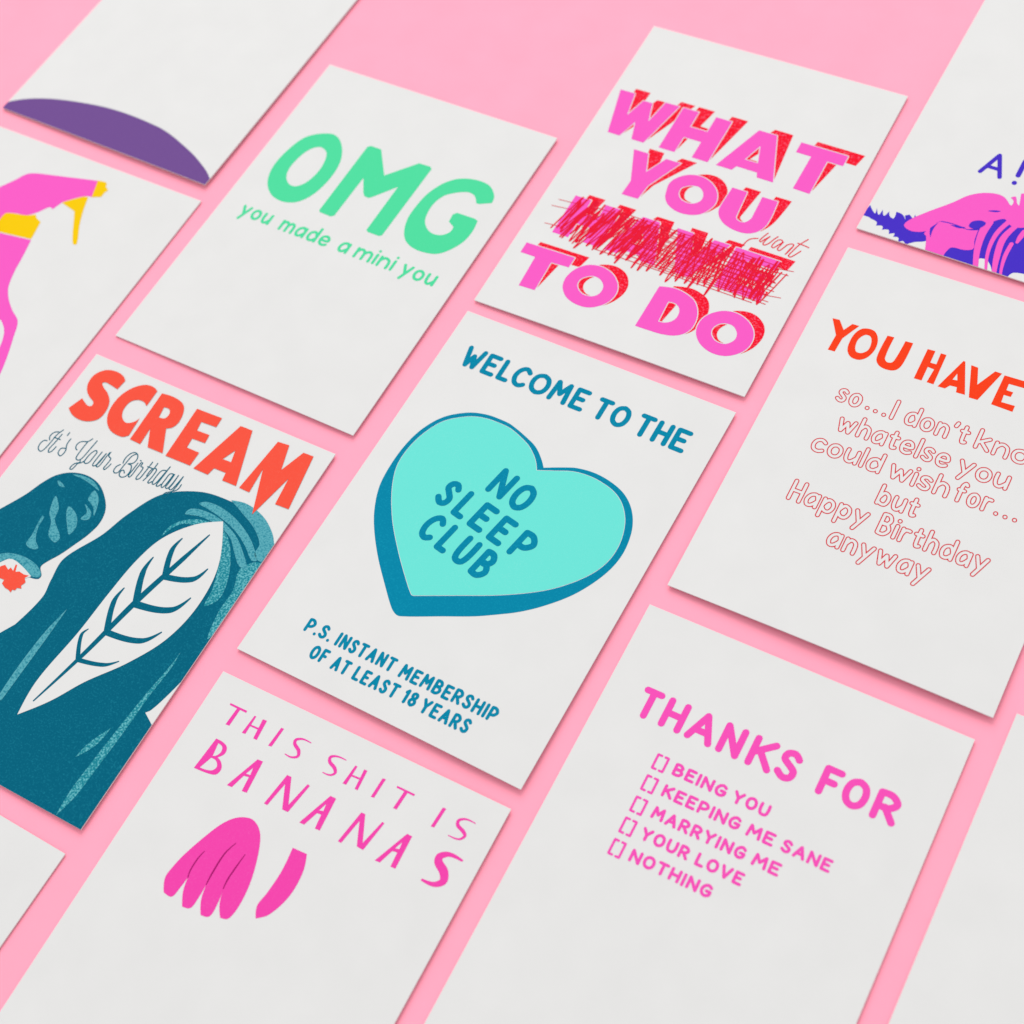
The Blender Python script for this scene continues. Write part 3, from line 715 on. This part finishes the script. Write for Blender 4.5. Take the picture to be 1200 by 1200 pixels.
add, sub = traced('todo')
shadowed(c, add, sub, -62.0)
add, sub = traced('you')
add += [[(-31.0, 12.2), (-25.0, 12.2), (-21.8, 3.6), (-17.6, 12.2), (-11.6, 12.2), (-18.2, -2.2), (-18.9, -9.4), (-25.5, -9.5), (-25.2, -2.4)]]
shadowed(c, add, sub, -9.5)
A_ = lambda x0, x1, y, t, s, e: ([[(x0, y), (x0 + s, y), (x0 + s + .9, y + 2.2), (x1 - s - .9, y + 2.2), (x1 - s, y), (x1, y), ((x0 + x1) / 2 + e, t), ((x0 + x1) / 2 - e, t)]],
                                 [[((x0 + x1) / 2 - 2.6, y + 6.5), ((x0 + x1) / 2 + 2.6, y + 6.5), ((x0 + x1) / 2, t - 7)]])
add, sub = A_(0.6, 23.4, 16.3, 38.0, 6.4, 3.6)
add += [[(31.1, 16.4), (37.6, 16.2), (37.5, 33), (43.6, 33), (43.6, 38.2), (25.2, 38.2), (25.2, 33), (31.2, 33)]]
add += [[(-22.8, 16.4), (-16.3, 16.4), (-16.3, 24.6), (-9.2, 24.6), (-9.2, 16.4), (-2.7, 16.4), (-2.7, 38.2), (-9.2, 38.2), (-9.2, 30.2), (-16.3, 30.2), (-16.3, 38.2), (-22.8, 38.2)]]
add += [[(-49.5, 38.2), (-44.2, 16.4), (-39.2, 16.4), (-36.7, 25), (-34.2, 16.4), (-29.2, 16.4), (-24.4, 38.2), (-30.2, 38.2), (-32.2, 27), (-34.8, 36), (-38.6, 36), (-41.2, 27), (-43.3, 38.2)]]
shadowed(c, add, sub, 16.3)
# the struck-out word and the pen scribble over it
add, sub = A_(-20.0, 0.4, -35.4, -16.4, 5.6, 3.4)
add += [[(-41, -35.4), (-34.4, -35.4), (-34.4, -28.4), (-28.4, -28.4), (-28.4, -35.4), (-21.8, -35.4), (-21.8, -16.4), (-28.4, -16.4), (-28.4, -23), (-34.4, -23), (-34.4, -16.4), (-41, -16.4)]]
add += [[(0.6, -16.4), (7.0, -16.4), (11.0, -27), (15.2, -16.4), (21.4, -16.4), (13.9, -35.4), (8.2, -35.4)]]
add += [[(23.6, -35.4), (41.0, -35.4), (41.0, -31), (30, -31), (30, -28.2), (38.5, -28.2), (38.5, -24), (30, -24), (30, -20.8), (40.6, -20.8), (40.6, -16.4), (23.6, -16.4)]]
shadowed(c, add, sub, -35.4)
pen = []
r = random.Random(5)
def zig(xa, xb, n, lo, hi, lean, w):
    pts = []
    for i in range(n):
        x = xa + (xb - xa) * i / (n - 1) + r.uniform(-1.0, 1.0)
        up = i % 2
        y = (hi if up else lo) + r.uniform(-2.6, 2.6)
        pts.append((x + (lean if up else -lean), y))
    pen.extend(stroke(smooth(pts, [False] * n, False, step=1.0), w))
zig(-41, -6, 40, -35, -18.5, 1.6, 0.55)
zig(-38, -10, 28, -32, -18, 2.2, 0.5)
zig(-30, 14, 28, -38, -19, 2.6, 0.5)
zig(-14, 24, 28, -38, -18.5, 1.2, 0.5)
zig(8, 40, 24, -36, -20, -1.4, 0.45)
zig(16, 43, 18, -35, -21, 1.8, 0.45)
zig(30, 42, 14, -34, -19, 1.0, 0.6)
for i in range(13):
    y = -36.6 + i * 0.95 + r.uniform(-.2, .2)
    xa = r.uniform(-24, 2); xb = r.uniform(38, 44)
    pen.extend(stroke([(xa, y + r.uniform(-.5, .5)), ((xa + xb) / 2, y + r.uniform(-.3, .3)), (xb, y + r.uniform(-.5, .5))], 0.3))
for i in range(6):
    y = -24 + i * 1.3
    pen.extend(stroke([(r.uniform(-36, 0), y), (r.uniform(30, 43), y + r.uniform(-1.5, .5))], 0.3))
pen.extend(stroke([(36, -20.5), (46.5, -18.8)], 0.25)); pen.extend(stroke([(35, -21.5), (45.5, -21.2)], 0.25))
pen.extend(stroke([(34, -33.5), (47, -31.2)], 0.25))
for (xa, ya, xb, yb) in ((-46, -20.5, -36, -19.6), (-47, -24, -38, -23), (-45.5, -32.5, -38, -31.8)):
    pen.extend(stroke([(xa, ya), (xb, yb)], 0.25))
c.ink("pen_scribble", ({'a': pen}, lambda s: 'a' in s), 'pen_red', 2)
add, _ = traced('want', 0.42)
c.ink("lettering", shape(add), 'pen_red', 1, label="thin handwritten red word want")

# --- SCREAM card
c = Card((-114.8, -72.66, 0.0101), "white card with red SCREAM heading over large teal artwork", 0.15, 0.8, 0.1)
arch = c.ink("teal_artwork", shape(*traced('arch'), clip=EDGE), 'teal', 0)
for band in traced('bandmid')[0]:
    c.ink("teal_band", shape([band], clip=EDGE), 'teal_mid', 1, parent=arch)
for band in traced('bandlight')[0]:
    c.ink("pale_band", shape([band], clip=EDGE), 'teal_light', 2, parent=arch)
c.ink("white_leaf", shape(traced('leaf')[0], clip=EDGE), 'paper', 3, parent=arch)
c.ink("leaf_vein", shape(traced('leafvein', 1.2)[0], clip=EDGE), 'teal', 4, parent=arch)
lump = c.ink("teal_artwork", shape(traced('lump')[0], clip=EDGE), 'teal', 1)
c.ink("pale_fleck", shape(traced('lumplight')[0], clip=EDGE), 'teal_light', 2, parent=lump)
c.ink("white_patch", shape(traced('lumppaper')[0], clip=EDGE), 'paper', 3, parent=lump)
c.ink("red_blot", shape(traced('blot')[0], clip=EDGE), 'coral', 4, parent=lump)
c.ink("lettering", shape(*traced('scream')), 'coral', 5)
c.ink("lettering", shape(traced('script', 0.4)[0]), 'teal_line', 1, label="thin teal handwriting It's Your Birthday")

# --- YOU HAVE card
c = Card((111.93, 81.11, 0.0199), "white card with red YOU HAVE heading and red outlined sentences below", 0.85, 0.45, 0.95)
c.ink("lettering", shape(*traced('youhave')), 'red', 0)
LINES = [[("so", -32.2, -23.3, 11.3, None), (".", -21.8, -20.2, 11.9, None), (".", -18.9, -17.3, 11.9, None), (".", -15.9, -14.3, 11.7, None), ("I", -13.3, -11.0, 11.4, None), ("don't", -8.6, 13.0, 11.4, None), ("know", 15.0, 41.0, 11.6, None)],
         [("whatelse", -27.6, 10.8, .6, None), ("you", 13.2, 30.3, .5, None)],
         [("could", -32.2, -8.0, -9.9, None), ("wish", -5.8, 14.4, -9.9, None), ("for", 16.0, 28.2, -9.7, None), (".", 29.2, 30.8, -9.3, None), (".", 32.2, 33.8, -9.3, None), (".", 35.2, 36.8, -9.3, None)],
         [("but", -5.6, 8.2, -20.6, None)],
         [("Happy", -31.6, -4.7, -30.2, None), ("Birthday", -1.5, 34.4, -30.6, None)],
         [("anyway", -14.0, 19.4, -41.0, None)]]
for line in LINES:
    st = []
    for wd, a, b, y, _n in line:
        st += letters(wd, a, b, y, 6.1, 1.62, gap=0.42, caph=8.7, jitter=0.12, rng=rng)
    c.ink("lettering", outlined(st, 0.33), 'line_red', 0)

# --- THANKS FOR card
c = Card((112.6, -75.05, 0.0182), "white card with magenta THANKS FOR above a tick list", 0.3, 0.5, 0.2)
st = letters("THANKS", 0, 0, 38.3, 10.3, 2.15, spots=[('T', -41.3, -34.5), ('H', -33.0, -25.7), ('A', -24.4, -15.6), ('N', -14.2, -6.9), ('K', -4.8, 3.3), ('S', 4.0, 10.9)])
st += letters("FOR", 0, 0, 38.9, 9.8, 2.15, spots=[('F', 17.1, 23.4), ('O', 24.3, 32.0), ('R', 33.6, 41.3)])
c.ink("lettering", inked(st), 'hotpink', 0)
ROWS = [(26.0, [("BEING", -22.4, -5.3), ("YOU", -3.3, 8.2)]), (18.7, [("KEEPING", -22.4, 2.3), ("ME", 4.5, 12.9), ("SANE", 15.1, 30.2)]),
        (11.4, [("MARRYING", -22.3, 7.2), ("ME", 9.4, 17.8)]), (4.3, [("YOUR", -22.4, -7.2), ("LOVE", -5.0, 9.6)]), (-2.9, [("NOTHING", -22.4, 3.2)])]
for y, words in ROWS:
    st = letters("[]", 0, 0, y - .8, 5.3, 0.75, spots=[('[', -28.7, -26.8), (']', -26.5 + .1, -24.6)])
    for wd, a, b in words:
        st += letters(wd, a, b, y, 4.1, 0.95, gap=0.6, jitter=0.08, rng=rng)
    c.ink("lettering", inked(st), 'hotpink', 0)

# --- BANANAS card
c = Card((1.7, -155.43, 0.0193), "white card with magenta capitals THIS SHIT IS BANANAS and a pink fruit", 0.3, 0.75, 0.2)
c.ink("lettering", shape(*traced('this')), 'magenta', 0)
c.ink("lettering", shape(*traced('bananas')), 'magenta', 0)
fr = c.ink("fruit_print", shape(traced('fruit')[0], clip=EDGE), 'magenta', 0)
c.ink("fruit_line", shape(traced('fruitline')[0]), 'wine', 1, parent=fr)

# --- spray bottle card
c = Card((-226.1, 2.59, 0.0077), "white card with a pink and yellow spray bottle printed on it", 0.2, 0.3, 0.2)
b1 = c.ink("bottle_print", shape(*traced('bottlepink'), clip=EDGE), 'pink', 0)
c.ink("nozzle_print", shape(traced('bottleyellow')[0], clip=EDGE), 'yellow', 1, parent=b1)

# --- violet corner card, purple card
c = Card((-228.89, 158.18, -0.0069), "white card with a plum purple lower edge, behind the spray bottle card", 0.3, 0.7, 0.5)
c.ink("purple_artwork", shape(traced('hill')[0], clip=EDGE), 'plum', 0)

c = Card((109.67, 236.96, 0.0013), "white card with pink and violet artwork, above the YOU HAVE card", 0.4, 0.3, 0.5)
pa = c.ink("violet_artwork", shape(*traced('blue'), clip=EDGE), 'violet', 0)
c.ink("pink_artwork", shape(traced('pink')[0], clip=EDGE), 'pink', 1, parent=pa)
c.ink("violet_mark", shape(traced('bluetop')[0], clip=EDGE), 'violet', 2, parent=pa)
st = letters("A", -23.6, -14.8, -33.6, 11.5, 1.6) + letters("!", -10.9, -9.0, -34.3, 13.0, 1.8)
c.ink("lettering", inked(st), 'violet', 0)

# --- plain cards at the lower corners
Card((-114.6, -227.9, -0.0071), "plain white card corner at the lower left edge, below the SCREAM card", 0.2, 0.3, 0.2)
Card((224.99, -60.10, 0.0148), "plain white card at the right edge, beside the THANKS FOR card", 0.3, 0.4, 0.3)
